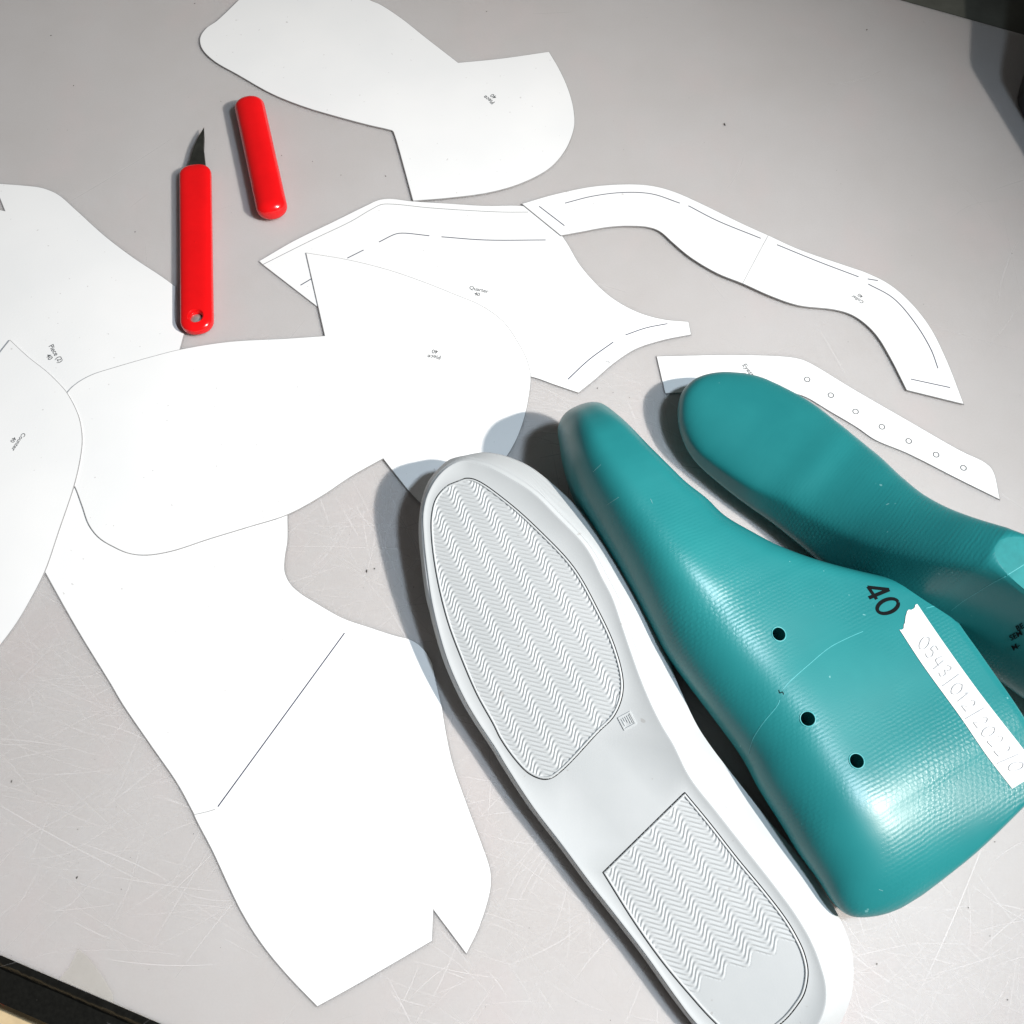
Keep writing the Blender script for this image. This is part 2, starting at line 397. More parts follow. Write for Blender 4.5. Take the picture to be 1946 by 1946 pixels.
def slit(parent, pts, width=.00062, mat='line', name='stitch_slit', zf=None):
    z = parent['_z'] + .00006
    P = [un(*p, z) for p in (cat_rom(pts, 6) if len(pts) > 2 else pts)]
    if zf: P = [p + Vector((0, 0, zf(p))) for p in P]
    bm = bmesh.new(); ribbon_bm(bm, P, width); return child_mesh(name, bm, M[mat], parent)
def text_mesh(txt, align='CENTER'):
    c = bpy.data.curves.new('txt', 'FONT'); c.body = txt; c.align_x = align; c.size = 1; c.resolution_u = 3; c.offset = .018
    o = bpy.data.objects.new('txt', c); COL.objects.link(o)
    dg = bpy.context.evaluated_depsgraph_get(); me = bpy.data.meshes.new_from_object(o.evaluated_get(dg))
    bpy.data.objects.remove(o); bpy.data.curves.remove(c)
    return me
def print_text(parent, txt, a, b, mat='ink', zf=None):
    """txt written so that its first line runs from pixel a to pixel b"""
    z = parent['_z'] + .00006; A, B = un(*a, z), un(*b, z)
    me = text_mesh(txt); first = text_mesh(txt.split('\n')[0]); xs = [v.co.x for v in first.vertices]; wd = max(xs) - min(xs)
    sc = (B - A).length / wd; ang = math.atan2((B - A).y, (B - A).x)
    mw = Matrix.Translation((A + B) / 2 + Vector((0, 0, zf((A + B) / 2) if zf else 0))) @ Matrix.Rotation(ang, 4, 'Z') @ Matrix.Scale(sc, 4)
    bm = bmesh.new(); bm.from_mesh(me); bm.transform(mw)
    return child_mesh('printed_label', bm, M[mat], parent)

quarter = card('pattern_piece', [(491.7,496,1),(558.7,457),(631,422),(696,390),(718,380),(740,377),(783,382),(848.6,386),(921,390.5),(993.5,391),(1020,398,1),(1071,451),(1104.6,505.6),(1156,559.7),(1207.7,590.6),(1259,606),(1309,611,1),(1314,636,1),(1259,647),(1207.7,664),(1166.5,691),(1130.4,722),(1099.5,746.8,1),(1053,731),(1009,716),(900,700,1),(650,620,1),(604,584),(499,503,1)],
               0, 'white card piece printed Quarter with dashed slits, partly under the rounded middle piece')
slit(quarter, [(499,503),(595,455),(667,420.6),(703.6,399),(725,388.7),(747,388),(812,394.5),(885,399.6),(957,403),(1004,403)], .00035, 'ink', 'fold_line')
for q in ([(571,542),(593,529)], [(660,490.5),(691,475)], [(720,460),(751,445),(765,443),(816,448)], [(839,450),(921,456),(1037,456)], [(1079,721),(1120,683),(1165.5,650)], [(1188.7,636.5),(1228,623),(1268.6,615)]): slit(quarter, q)
print_text(quarter, 'Quarter\n40', (891,549), (927,557))
slit(quarter, [(1150,688),(1155,686.5),(1158,689),(1155,691)], .0003, 'ink', 'pencil_mark')

eye = card('pattern_piece', [(1247.4,676.7,1),(1388,674),(1491,677),(1522,682),(1543,691),(1620,737.5),(1723,797),(1826,856),(1873,879),(1888,895),(1901,950,1),(1826,913),(1723,861),(1662.6,835.7),(1628,812),(1574,780),(1535,756.5),(1516.6,749.5),(1480,742),(1380,742),(1264,748,1)],
           0, 'long white card strip with a row of small circles beside the upright teal last')
for x, y in ((1534,721),(1579,751),(1626,782),(1676,811),(1727,838),(1779,864),(1831,889)):
    c = un(x, y, eye['_z'] + .00006); bm = bmesh.new()
    ri, ro = .00125, .00185; a = [bm.verts.new(c + Vector((math.cos(k*.2618), math.sin(k*.2618), 0)) * ri) for k in range(24)]; b = [bm.verts.new(c + Vector((math.cos(k*.2618), math.sin(k*.2618), 0)) * ro) for k in range(24)]
    for k in range(24): bm.faces.new((a[k], b[k], b[(k+1) % 24], a[(k+1) % 24]))
    child_mesh('eyelet_mark', bm, M['ink'], eye)
print_text(eye, 'Eyestay\n40', (1410,694), (1434,724))

bottom = card('pattern_piece', [(60,1040,1),(85,1087),(145,1194),(210,1300),(233,1339),(290,1422),(336.4,1489),(367.5,1546,1),(371.6,1556.5),(404,1618.7),(435,1686),(461,1738),(497,1794.7),(543.5,1851.6),(603,1913.7,1),(673,1875),(822,1788.4,1),(824,1730,1),(886.6,1813.8,1),(911,1763.6),(931.7,1696),(934,1670),(931.7,1649.7),(916,1603),(885,1520),(859,1442.7),(843.7,1365),(840,1342),(827.6,1289.6),(821.4,1258.6),(806,1234),(784,1216.6),(750,1207),(700,1190.6),(652,1174),(598,1143.5),(569,1125),(551,1107),(541.7,1085.5),(542,1060),(547,1027.5),(547,978,1),(520,930,1),(300,900,1),(120,930,1)],
              0, 'largest white card piece, slit by a long diagonal line, with a notched lower end')
slit(bottom, [(654.7,1203),(414,1533)], .0006, 'line', 'long_slit')
slit(bottom, [(369,1548),(392,1543),(409,1538)], .0005, 'faint', 'crease')

piece2 = card('pattern_piece', [(-60,385,1),(9,400.5,1),(-12.5,347.5,1),(0,348.5),(72.5,355),(90.6,359.8),(112,370),(145,398.6),(199,447.5),(253.6,489),(308,525),(333.3,543.5,1),(333.3,608.7),(337,619.6),(350.7,633,1),(342.4,663),(310,760,1),(150,800,1),(-60,800,1)],
              0, 'white card piece under the red knife handle, printed Piece (2)')
print_text(piece2, 'Piece (2)\n40', (92.5,658), (112,690))

toppc = card('pattern_piece', [(453,0),(412,39),(391,54),(380,72),(383,91),(404,114),(453.5,143),(515.6,178),(578,203),(640,221.5),(702,238),(737,246),(746,249),(749.5,256),(784.8,381.8,1),(847,377),(930,366),(992,348),(1046,319),(1074.6,285.7),(1089,252.6),(1092.5,232),(1089,199),(1079,165.6),(1064,132.5),(1043.6,97.7,1),(950.4,111),(871,118.8,1),(805.5,68),(764,35),(722.7,8),(704,0),(640,-40),(560,-60),(495,-42)],
             CT, 'white card piece right of the red cap, cut off by the top of the picture')
print_text(toppc, 'Piece\n40', (941,194), (923,181))

CR = (un(1447, 472), un(1411, 540.6))
def coll_z(p):
    d = (CR[1] - CR[0]).normalized(); n = Vector((-d.y, d.x, 0)); n = n if n.x < 0 else -n
    t = (p - CR[0]).dot(n); return max(0, .0011 * (1 - abs(t) / (.10 if t > 0 else .12)))
collar = card('pattern_piece', [(991,387,1),(1053,369),(1130,353.5),(1207.7,350),(1249,355),(1285,366),(1326,384.4),(1414,428),(1462,450),(1517,474.6),(1615,508),(1646,518.5),(1692,541.6),(1733.5,577.7),(1769.6,624),(1800.5,686),(1832.5,768.5,1),(1723,741.6,1),(1692,681),(1666.5,639.6),(1640.7,613.8),(1615,598),(1584,589.6),(1517,582),(1465.5,565),(1410,540.6),(1362,521),(1311,490),(1280,464),(1254,441),(1233.5,433),(1197,430),(1156,432),(1104.6,441),(1066,448,1)],
              CT, 'long curved white card band printed Collar, creased across its middle', zfun=coll_z, cuts=(((1465,447), (1410,540.6)), ((1240,340),(1210,450)), ((1700,520),(1630,640))))
for q in ([(1024.7,392),(1072.7,428.8)], [(1073.7,386),(1125,373),(1182,366),(1238.7,369),(1291.8,387)], [(1308,392),(1362,420.5),(1445,455)], [(1475.8,467),(1553,498),(1631,527)], [(1648.5,531),(1668,534)], [(1649.5,540.6),(1697,567),(1738.7,614),(1769.6,665),(1782.5,700)], [(1731,720.5),(1805.7,736.5)]):
    slit(collar, q, .0006, 'line', zf=coll_z)
slit(collar, [(1459,450),(1447,472),(1411,540)], .0004, 'faint', 'crease', zf=coll_z)
print_text(collar, 'Collar\n40', (1642,574), (1620,561), zf=coll_z)

centre = card('pattern_piece', [(128,745),(145,728.6),(174,712),(217,698),(290,677),(344,663.4),(435,649),(543.5,643),(617,638,1),(581,480,1),(660,493),(740,513),(812,538),(866.7,560),(914,580),(957,611),(986,652.5),(1002.5,685),(1009,717.7),(1006,750),(997,794),(982.6,833.6),(964.5,866),(935,905),(890,950),(830,995,1),(801.5,960),(778,935),(728,871.7,1),(667,906),(613,942),(547,978),(471,1002),(398.6,1024),(326,1047.5),(279,1055),(246,1052),(217,1040),(188,1022),(168.5,997),(156,962),(141,923),(115,880),(105,830),(110,780)],
              CT, 'broad white card piece printed Piece upside down, in the middle of the table')
print_text(centre, 'Piece\n40', (838,676), (813,674))
counter = card('pattern_piece', [(18.8,645.3,1),(54,678),(90.6,707),(119.6,736),(126.8,745),(143,774),(152,799),(156.5,835.5),(152,875),(141,922.5),(112,1009),(85,1087),(58,1140),(32.6,1183),(0,1227),(-50,1285,1),(-90,1200,1),(-90,790,1),(0,669)],
               2 * CT, 'white card piece printed Counter at the left edge of the picture')
print_text(counter, 'Counter\n40', (43,822), (21,855))

# ------------------------------------------------------------------ red knife and its cap
def bool_cut(o, cutters):
    for c in cutters:
        m = o.modifiers.new('b', 'BOOLEAN'); m.operation = 'DIFFERENCE'; m.object = c; m.solver = 'EXACT'
    dg = bpy.context.evaluated_depsgraph_get(); me = bpy.data.meshes.new_from_object(o.evaluated_get(dg))
    o.modifiers.clear(); o.data = me
    for c in cutters: bpy.data.objects.remove(c)
def cyl_obj(p, axis, r0, r1, h0, h1, n=32):
    """frustum along axis from p+axis*h0 (r0) to p+axis*h1 (r1)"""
    q = axis.to_track_quat('Z', 'Y'); bm = bmesh.new()
    a = [bm.verts.new(p + axis * h0 + q @ Vector((math.cos(6.28318*k/n) * r0, math.sin(6.28318*k/n) * r0, 0))) for k in range(n)]
    b = [bm.verts.new(p + axis * h1 + q @ Vector((math.cos(6.28318*k/n) * r1, math.sin(6.28318*k/n) * r1, 0))) for k in range(n)]
    bm.faces.new(a[::-1]); bm.faces.new(b)
    for k in range(n): bm.faces.new((a[k], a[(k+1) % n], b[(k+1) % n], b[k]))
    return link('cutter', bm_mesh('cutter', bm), M['dark'])
def capsule(A, B, wa, wb, ha, hb, za, zb, ra, rb, p=2.6, n=40):
    """rounded bar from A to B (xy ends), half widths wa..wb, half heights ha..hb, centre heights; ra/rb = length of the rounded ends"""
    d = (B - A); L = d.length; d.normalize(); s = Vector((-d.y, d.x, 0)); bm = bmesh.new(); rings = []
    ts = [ra * (1 - math.cos(math.pi / 2 * i / 12)) for i in range(13)] + [ra + (L - ra - rb) * i / 20 for i in range(1, 20)] + [L - rb + rb * math.sin(math.pi / 2 * i / 12) for i in range(13)]
    for t in ts:
        k = 1.0
        if t < ra: k = max(1 - ((ra - t) / ra) ** 2.2, 0) ** (1 / 2.2)
        if t > L - rb: k = max(1 - ((t - L + rb) / rb) ** 2.2, 0) ** (1 / 2.2)
        k = max(k, .02); f = t / L; c = A + d * t; ring = []
        for j in range(n):
            th = 6.283185 * j / n; cx, sy = math.cos(th), math.sin(th)
            ring.append(bm.verts.new((c + s * (math.copysign(abs(cx) ** (2 / p), cx) * (wa + (wb - wa) * f) * k)).to_3d() + Vector((0, 0, za + (zb - za) * f + math.copysign(abs(sy) ** (2 / p), sy) * (ha + (hb - ha) * f) * (.25 + .75 * k)))))
        rings.append(ring)
    for a, b in zip(rings, rings[1:]):
        for j in range(n): bm.faces.new((a[j], a[(j+1) % n], b[(j+1) % n], b[j]))
    bm.faces.new(rings[0]); bm.faces.new(rings[-1][::-1]); return bm
kz = .0048
KA, KB = un(371.5, 316, kz), un(375, 633, kz); KA.z = KB.z = 0
wa = (un(401, 370, kz) - un(341, 370, kz)).length / 2; wb = (un(405.5, 600, kz) - un(344, 600, kz)).length / 2
knife = bpy.data.objects.new('craft_knife', None); COL.objects.link(knife); knife.location = (KA + KB) / 2; bpy.context.view_layer.update()
props(knife, 'red plastic craft knife with dark pointed blade, lying uncapped', 'knife')
bm = capsule(KA, KB, wa, wb, .0040, .0042, kz, kz, .0075, .0088, 3.2, 64)
o = link('handle', bm_mesh('handle', bm), M['red'])
hc = un(371.5, 600, .0088)
bool_cut(o, [cyl_obj(hc, Vector((0, 0, 1)), .0037, .0037, -.02, .01), cyl_obj(hc, Vector((0, 0, 1)), .0030, .0056, -.0020, .0012)])
bm = bmesh.new(); bm.from_mesh(o.data); bpy.data.objects.remove(o)
hd = child_mesh('handle', bm, M['red'], knife)
for p_ in hd.data.polygons: p_.use_smooth = True
hd.data.set_sharp_from_angle(angle=math.radians(50))
bm = bmesh.new()
bmesh.ops.create_uvsphere(bm, u_segments=20, v_segments=10, radius=.0037); bmesh.ops.scale(bm, vec=(1, 1, .5), verts=bm.verts); bmesh.ops.translate(bm, vec=(hc.x - .0006, hc.y, .0048), verts=bm.verts)
sc = child_mesh('rivet', bm, M['bright'], knife)
bm = bmesh.new(); c = un(371, 460, .0088); bmesh.ops.create_uvsphere(bm, u_segments=10, v_segments=6, radius=.0007); bmesh.ops.scale(bm, vec=(1, 1, .35), verts=bm.verts); bmesh.ops.translate(bm, vec=c, verts=bm.verts)
child_mesh('moulding_dot', bm, M['red'], knife)
# blade: a ground wedge with a bevel line
bm = bmesh.new(); bo = [(387,239.5),(378,258),(369,277),(357,318),(362,330),(388,332),(391,320),(386.8,283.5),(387.5,260)]
tp = [bm.verts.new(un(x, y, kz + .0009)) for x, y in bo]; lo = [bm.verts.new(v.co - Vector((0, 0, .0018))) for v in tp]
tp[0].co.z = lo[0].co.z = kz
bm.faces.new(tp); bm.faces.new(lo[::-1])
for k in range(len(bo)): bm.faces.new((tp[k], lo[k], lo[(k+1) % len(bo)], tp[(k+1) % len(bo)]))
bmesh.ops.recalc_face_normals(bm, faces=bm.faces[:]); child_mesh('blade', bm, M['steel'], knife)

cz = .0072
CA, CB = un(472, 191, cz), un(520, 410, cz); CA.z = CB.z = 0
wc = (un(517, 260, cz) - un(459, 275, cz)).length / 2 * .97
cap = link('knife_cap', bm_mesh('knife_cap', capsule(CA, CB, wc, wc * .98, .0068, .0066, cz, cz, .0068, .0076, 2.3, 48)), M['red'], smooth=60)
props(cap, 'round ended red plastic cap lying beside the knife blade', 'knife cap')

# ------------------------------------------------------------------ upturned white sneaker sole
# tread plane: tilted, leaning to the left
def plane3(a, b, c):
    (u1, z1), (u2, z2), (u3, z3) = a, b, c
    P1, P2, P3 = un(*u1, z1), un(*u2, z2), un(*u3, z3); n = (P2 - P1).cross(P3 - P1).normalized()
    return P1, n if n.z > 0 else -n
TP, TN = plane3(((806, 1000), .029), ((1113, 1678), .012), ((1281, 1414), .034))
def ut(u, v):
    d = ray(u, v); o = Vector((0, 0, H)); t = (TP - o).dot(TN) / d.dot(TN); return o + d * t
sole = bpy.data.objects.new('shoe_sole', None); COL.objects.link(sole)
sc_ = ut(1180, 1380); sole.location = (sc_.x, sc_.y, 0); bpy.context.view_layer.update()
props(sole, 'white rubber sneaker sole lying tread side up beside the teal lasts', 'shoe sole')
T0, T1 = ut(884, 872), ut(1470, 2015); ES = (T1 - T0).normalized(); ES = (ES - TN * ES.dot(TN)).normalized(); ET = TN.cross(ES)   # ES toe->heel, ET across (to the right looking down the toe)
def st(p): d = p - T0; return Vector((d.dot(ES), d.dot(ET)))
def from_st(s, t, h=0): return T0 + ES * s + ET * t + TN * h
T_right = [(884,874),(904,878),(928,885.5),(966,905),(1014,936),(1061,982),(1107,1029),(1126,1057),(1144,1094),(1166,1137),(1185,1193),(1200,1237),(1219,1290),(1241,1342),(1262,1383),(1281,1414),(1312,1486-10),(1367,1547),(1421,1616),(1475,1685),(1515,1740),(1544,1790),(1562,1837),(1571,1874),(1570,1910),(1559,1942),(1530,1985),(1480,2015)]
T_left = [(884,874),(865,879),(845,892),(827,912),(811,943),(804,976),(805,1018),(811,1078),(820,1141),(836,1209),(854,1265),(882,1327),(907,1370),(944,1426),(958,1450),(1012,1533),(1067,1605),(1121,1678),(1175,1747),(1230,1819),(1284,1895),(1320,1942),(1370,1990),(1420,2012),(1480,2015)]
S_right = [(886,866.5),(902,863),(920,861),(945,864),(967,870),(1005,887),(1045,917),(1088,957),(1132,1004),(1172,1060),(1213,1116),(1228,1144),(1241,1175),(1262,1237),(1293,1311),(1324,1377),(1350,1417),(1403,1486),(1457,1555),(1512,1620),(1559,1685),(1595,1743),(1617,1801),(1622,1852),(1617,1895),(1598,1942),(1560,1995),(1500,2035)]
S_left = [(886,866.5),(868,870),(852,876),(832,894),(814,918),(803,949),(798,985),(797,1016),(803,1078),(812,1141),(828,1209),(846,1265),(874,1327),(899,1370),(936,1426),(950,1450),(1004,1533),(1059,1605),(1113,1678),(1167,1747),(1222,1819),(1276,1895),(1312,1942),(1365,2005),(1430,2035),(1500,2035)]
NR = 150
def halves(right, left):
    c = right + left[::-1][1:-1]; m = 8
    d = cat_rom(c[-3:] + c + c[:4], m)[3 * m:]; k = (len(right) - 1) * m
    return d[:k + 1], d[k:len(c) * m + 1]
def loop(right, left, f):
    R, L = halves(right, left)
    R = resample([f(p.x, p.y) for p in R], NR); L = resample([f(p.x, p.y) for p in L], NR)
    return R + L[1:-1]
TL = loop(T_right, T_left, ut)
NL = len(TL)
def lowz(i):                                   # how far below the tread edge the widest line of the wall lies
    if i < NR: return interp(i / NR, [(0, .008), (.15, .011), (.4, .014), (.9, .014), (1, .010)])
    j = (NL - i) / NR; return interp(j, [(0, .008), (.1, .005), (.5, .004), (.9, .006), (1, .010)])
SPX = loop(S_right, S_left, lambda x, y: Vector((x, y)))
SL_ = [un(p.x, p.y, max(TL[i].z - lowz(i), .003)) for i, p in enumerate(SPX)]
cen = sum(TL, Vector()) / NL
def inward(L, k, d):
    a, b = L[(k-2) % NL], L[(k+2) % NL]; tv = (b - a); nn = TN.cross(tv).normalized()
    if nn.dot(cen - L[k]) < 0 and abs(st(L[k]).x - st(cen).x) > .1: nn = -nn
    return nn * d
sgn = 1 if TN.cross(TL[40] - TL[36]).dot(cen - TL[38]) > 0 else -1
def inw(k, d):
    tv = TL[(k+3) % NL] - TL[(k-3) % NL]; return TN.cross(tv).normalized() * (d * sgn)
# panels
fore_px = [(883,908),(905,911),(967,954),(1029,1010),(1092,1078),(1138,1159),(1169,1227),(1185,1290),(1183,1326),(1167,1363),(1138,1392),(1095,1439),(1070,1464),(1048,1480),(1030,1482),(1004,1471),(979,1446),(950,1405),(936,1377),(905,1321),(874,1249),(849,1181),(828,1094),(818,1016),(819,976),(828,945),(852,920)]
heel_px = [(1144,1658,1),(1301,1504,1),(1349,1562),(1403,1631),(1457,1696),(1493,1743),(1515,1779),(1530,1812),(1537,1848),(1530,1888),(1515,1913),(1493,1939),(1460,1963),(1424,1974),(1385,1967),(1352,1939),(1312,1895),(1258,1830),(1204,1754)]
def closed_smooth(px):
    c = cat_rom(px[-3:] + px + px[:3], 6); k = 18; return c[k:-k]
fore = [st(ut(p.x, p.y)) for p in closed_smooth(fore_px)]
heel = [st(ut(p.x, p.y)) for p in outline(runs_from(heel_px), 6)]
def dense(poly, d=.0012):
    c = poly + [poly[0]]; L = sum((b - a).length for a, b in zip(c, c[1:])); return resample(c, int(L / d))[:-1]
fore, heel = dense(fore), dense(heel)
DP = .0005
# border surface with two openings, the walls of the openings, floor
bm = bmesh.new()
def add_loop(L): 
    vs = [bm.verts.new(p) for p in L]; es = [bm.edges.new((vs[i], vs[(i+1) % len(vs)])) for i in range(len(vs))]; return vs, es
inner = [TL[k] + inw(k, .0016) for k in range(NL)]
v0, e_0 = add_loop(inner)
v1, e_1 = add_loop([from_st(p.x, p.y) for p in fore]); v2, e_2 = add_loop([from_st(p.x, p.y) for p in heel])
bmesh.ops.triangle_fill(bm, edges=e_0 + e_1 + e_2, use_beauty=True, normal=TN)
bad = []
def inside(p, poly):
    c = False; n = len(poly); x, y = p.x, p.y
    for i in range(n):
        a, b = poly[i], poly[i-1]
        if (a.y > y) != (b.y > y) and x < (b.x - a.x) * (y - a.y) / (b.y - a.y) + a.x: c = not c
    return c
for f in bm.faces:
    m = st(f.calc_center_median())
    if inside(m, fore) or inside(m, heel): bad.append(f)
bmesh.ops.delete(bm, geom=bad, context='FACES_ONLY')
for vv in (v1, v2):
    lo = [bm.verts.new(v.co - TN * DP) for v in vv]
    for k in range(len(vv)): bm.faces.new((vv[k], vv[(k+1) % len(vv)], lo[(k+1) % len(vv)], lo[k]))
# rim and wall
prev = v0
def ring(L):
    global prev
    vs = [bm.verts.new(p) for p in L]
    for k in range(NL): bm.faces.new((prev[k], prev[(k+1) % NL], vs[(k+1) % NL], vs[k]))
    prev = vs
ring([TL[k] + inw(k, .0010) + TN * .00035 for k in range(NL)])
ring([TL[k] + inw(k, .0003) + TN * .00035 for k in range(NL)])
ring([TL[k] - TN * .0003 for k in range(NL)])
for f_, bulge in ((.12, .06), (.3, .09), (.5, .09), (.7, .06), (.88, .02), (1, 0)):
    ring([TL[k].lerp(SL_[k], f_) + Vector((0, 0, bulge * (TL[k].z - SL_[k].z))) for k in range(NL)])
ring([Vector((SL_[k].x, SL_[k].y, 0)).lerp(Vector((cen.x, cen.y, 0)), .012) + Vector((0, 0, max(SL_[k].z - .004, .0015))) for k in range(NL)])
ring([Vector((SL_[k].x, SL_[k].y, .0006)).lerp(Vector((cen.x, cen.y, .0006)), .12) for k in range(NL)])
bmesh.ops.recalc_face_normals(bm, faces=bm.faces[:])
body = child_mesh('sole_body', bm, M['rubber'], sole)
for p_ in body.data.polygons: p_.use_smooth = True
body.data.set_sharp_from_angle(angle=math.radians(32))
# beads round the panels
def offs(poly, d):
    n = len(poly); out = []
    area = sum(poly[i].x * poly[(i+1) % n].y - poly[(i+1) % n].x * poly[i].y for i in range(n)); sg = 1 if area > 0 else -1
    for i in range(n):
        tv = (poly[(i+1) % n] - poly[i-1]).normalized(); out.append(poly[i] + Vector((-tv.y, tv.x)) * (d * sg))
    return out
for poly in (fore, heel):
    bm = bmesh.new(); tube_bm(bm, [from_st(p.x, p.y, -DP + .00040) for p in offs(poly, .00105)], .00055, True, 8, TN)
    o = child_mesh('panel_bead', bm, M['rubber'], sole)
    for p_ in o.data.polygons: p_.use_smooth = True
# wavy ribs
LAM, PIT, AMP = .0124, .0025, .00225
def rib_h(s, t, s_end=None):
    x = 2 * math.pi * t / LAM + .6; u = s + AMP * (math.sin(x) + .12 * math.sin(2 * x))
    ph = (u / PIT) % 1.0
    e = .5 - .5 * math.cos(2 * math.pi * ph)
    return e, u
def panel(poly, name, flat_from=None):
    g = .00030; sub = offs(poly, .0014)
    smin, smax = min(p.x for p in sub), max(p.x for p in sub); tmin, tmax = min(p.y for p in sub), max(p.y for p in sub)
    ns, nt_ = int((smax - smin) / g) + 1, int((tmax - tmin) / g) + 1
    verts, faces, idx = [], [], {}
    n = len(sub)
    for j in range(nt_ + 1):
        t = tmin + j * g; xs = []
        for i in range(n):
            a, b = sub[i], sub[i-1]
            if (a.y > t) != (b.y > t): xs.append(a.x + (b.x - a.x) * (t - a.y) / (b.y - a.y))
        xs.sort()
        for q in range(0, len(xs) - 1, 2):
            for i in range(int((xs[q] - smin) / g) - 3, int((xs[q+1] - smin) / g) + 5):
                s = smin + i * g; hgt, u = rib_h(s, t)
                lev = hgt
                if flat_from is not None and u > flat_from: lev = .35
                idx[(i, j)] = len(verts); verts.append(from_st(s, t, -DP + .0001 + .00050 * lev))
    for (i, j), a in idx.items():
        b, c, d = idx.get((i+1, j)), idx.get((i+1, j+1)), idx.get((i, j+1))
        if b is not None and c is not None and d is not None: faces.append((a, b, c, d))
    me = mesh(name, [p - sole.matrix_world.translation for p in verts], faces)
    for p_ in me.polygons: p_.use_smooth = True
    o = bpy.data.objects.new(name, me); COL.objects.link(o); me.materials.append(M['rubber']); o.parent = sole
    props(o, kind='stuff'); return o
panel(fore, 'tread_ribs')
se = st(ut(1415, 1838))
panel(heel, 'tread_ribs', flat_from=round(rib_h(se.x, se.y)[1] / PIT) * PIT)
# small square moulder's mark in the waist
m0 = st(ut(1192, 1370)); ang = math.radians(2)
bm = bmesh.new()
def flat_box(s0, t0, s1, t1, h0, h1):
    q = [(s0, t0), (s1, t0), (s1, t1), (s0, t1)]; lo = [bm.verts.new(from_st(m0.x + a, m0.y + b, h0)) for a, b in q]; hi = [bm.verts.new(from_st(m0.x + a, m0.y + b, h1)) for a, b in q]
    bm.faces.new(hi)
    for k in range(4): bm.faces.new((lo[k], lo[(k+1) % 4], hi[(k+1) % 4], hi[k]))
hs = .0033
for a in ((-hs, -hs, hs, -hs + .0007), (-hs, hs - .0007, hs, hs), (-hs, -hs + .0007, -hs + .0007, hs - .0007), (hs - .0007, -hs + .0007, hs, hs - .0007)): flat_box(*a, 0, .00045)
for k, l in enumerate((.9, .45, .7, .95, 1.0)): flat_box(-.0021, -.0021 + k * .0010, -.0021 + .0042 * l, -.0021 + k * .0010 + .0004, 0, .0004)
bmesh.ops.recalc_face_normals(bm, faces=bm.faces[:]); child_mesh('moulded_mark', bm, M['rubber'], sole)
# knurled toe bumper wrapped round the wall
bm = bmesh.new(); uvl = bm.loops.layers.uv.new('UVMap'); rows = []; dist = 0
ks = list(range(-34, 62)); pv = None
for k in ks:
    i = k % NL; a, b = TL[i], SL_[i]
    if pv is not None: dist += (b - pv).length
    pv = b; out = -inw(i, 1).normalized(); row = []
    fl = [.14, .2, .35, .5, .65, .8, .92, 1.0]
    for q, f_ in enumerate(fl):
        bul = {.14: .065, .2: .075, .35: .09, .5: .09, .65: .07, .8: .035, .92: .015, 1.0: 0}[f_]
        p = a.lerp(b, f_) + Vector((0, 0, bul * (a.z - b.z))) + (out + Vector((0, 0, .4))) * (.0004 * min(1, (k + 34) / 3 + .1, (61 - k) / 3 + .1) if 0 < q else .0001)
        row.append((bm.verts.new(p), (dist, f_ * (a - b).length)))
    row.append((bm.verts.new(Vector((b.x, b.y, max(b.z - .004, .002))) - out * .0005), (dist, (a - b).length + .004)))
    rows.append(row)
for ra, rb in zip(rows, rows[1:]):
    for q in range(len(ra) - 1):
        fq = bm.faces.new((ra[q][0], ra[q+1][0], rb[q+1][0], rb[q][0]))
        for lp, uvv in zip(fq.loops, (ra[q][1], ra[q+1][1], rb[q+1][1], rb[q][1])): lp[uvl].uv = uvv
bmesh.ops.recalc_face_normals(bm, faces=bm.faces[:])
o = child_mesh('toe_bumper', bm, M['knurl'], sole)
for p_ in o.data.polygons: p_.use_smooth = True

# ------------------------------------------------------------------ teal shoe lasts
ZC = .036
side_px = [(1120,764.5),(1090,773),(1071,785),(1061,806),(1064,830),(1068,858),(1076,888),(1087,921),(1103,955),(1135,1010),(1172,1072),(1210,1136),(1246,1195),(1268,1231),(1318,1296),(1355,1343),(1420,1430),(1452,1488),(1500,1564),(1529,1612),(1572,1673),(1594,1708),(1612,1728),(1630,1739),(1652,1742),(1691,1737),(1727,1724),(1763,1702),(1799,1675),(1835,1646),(1872,1615),(1908,1581),(1946,1543),(1985,1503),(2006,1478),
           (2010,1458,1),(1946,1371),(1891,1292),(1856,1242),(1825,1200),(1795,1152),(1765,1111.5,1),(1697,1095),(1626,1081),(1556,1065),(1486,1043),(1439,1022),(1378,990),(1345,961),(1306,935),(1276,909),(1239,872),(1206,834),(1180,804),(1159.5,781),(1143,768)]
A0 = un(1064, 815, ZC); A1 = un(1640, 1741, .034)
A0.z = A1.z = 0
ES_A = (A1 - A0).normalized(); EH_A = Vector((-ES_A.y, ES_A.x, 0))
if EH_A.x < 0: EH_A = -EH_A
def zmid(px):                                  # height at which each stretch of the outline is seen
    return ZC
def prof_pt(p):
    # the silhouette towards the camera lies below the mid plane, that away from it above
    q = un(p.x, p.y, ZC); d = q - A0; return Vector((d.dot(ES_A), d.dot(EH_A)))
side = [prof_pt(p) for p in outline(runs_from(side_px), 6)]
LN = max(p.x for p in side)
s_front = prof_pt(Vector((1765, 1111.5))).x; s_rear = prof_pt(Vector((2010, 1458))).x
HALF = [(0, .026), (.04, .032), (.12, .0375), (.25, .0400), (.36, .0395), (.50, .034), (.62, .0315), (.80, .0315), (.93, .030), (1, .027)]
CENT = [(0, -.002), (.2, .000), (.36, .0), (.6, -.006), (.8, -.008), (1, -.008)]
NQ = 34
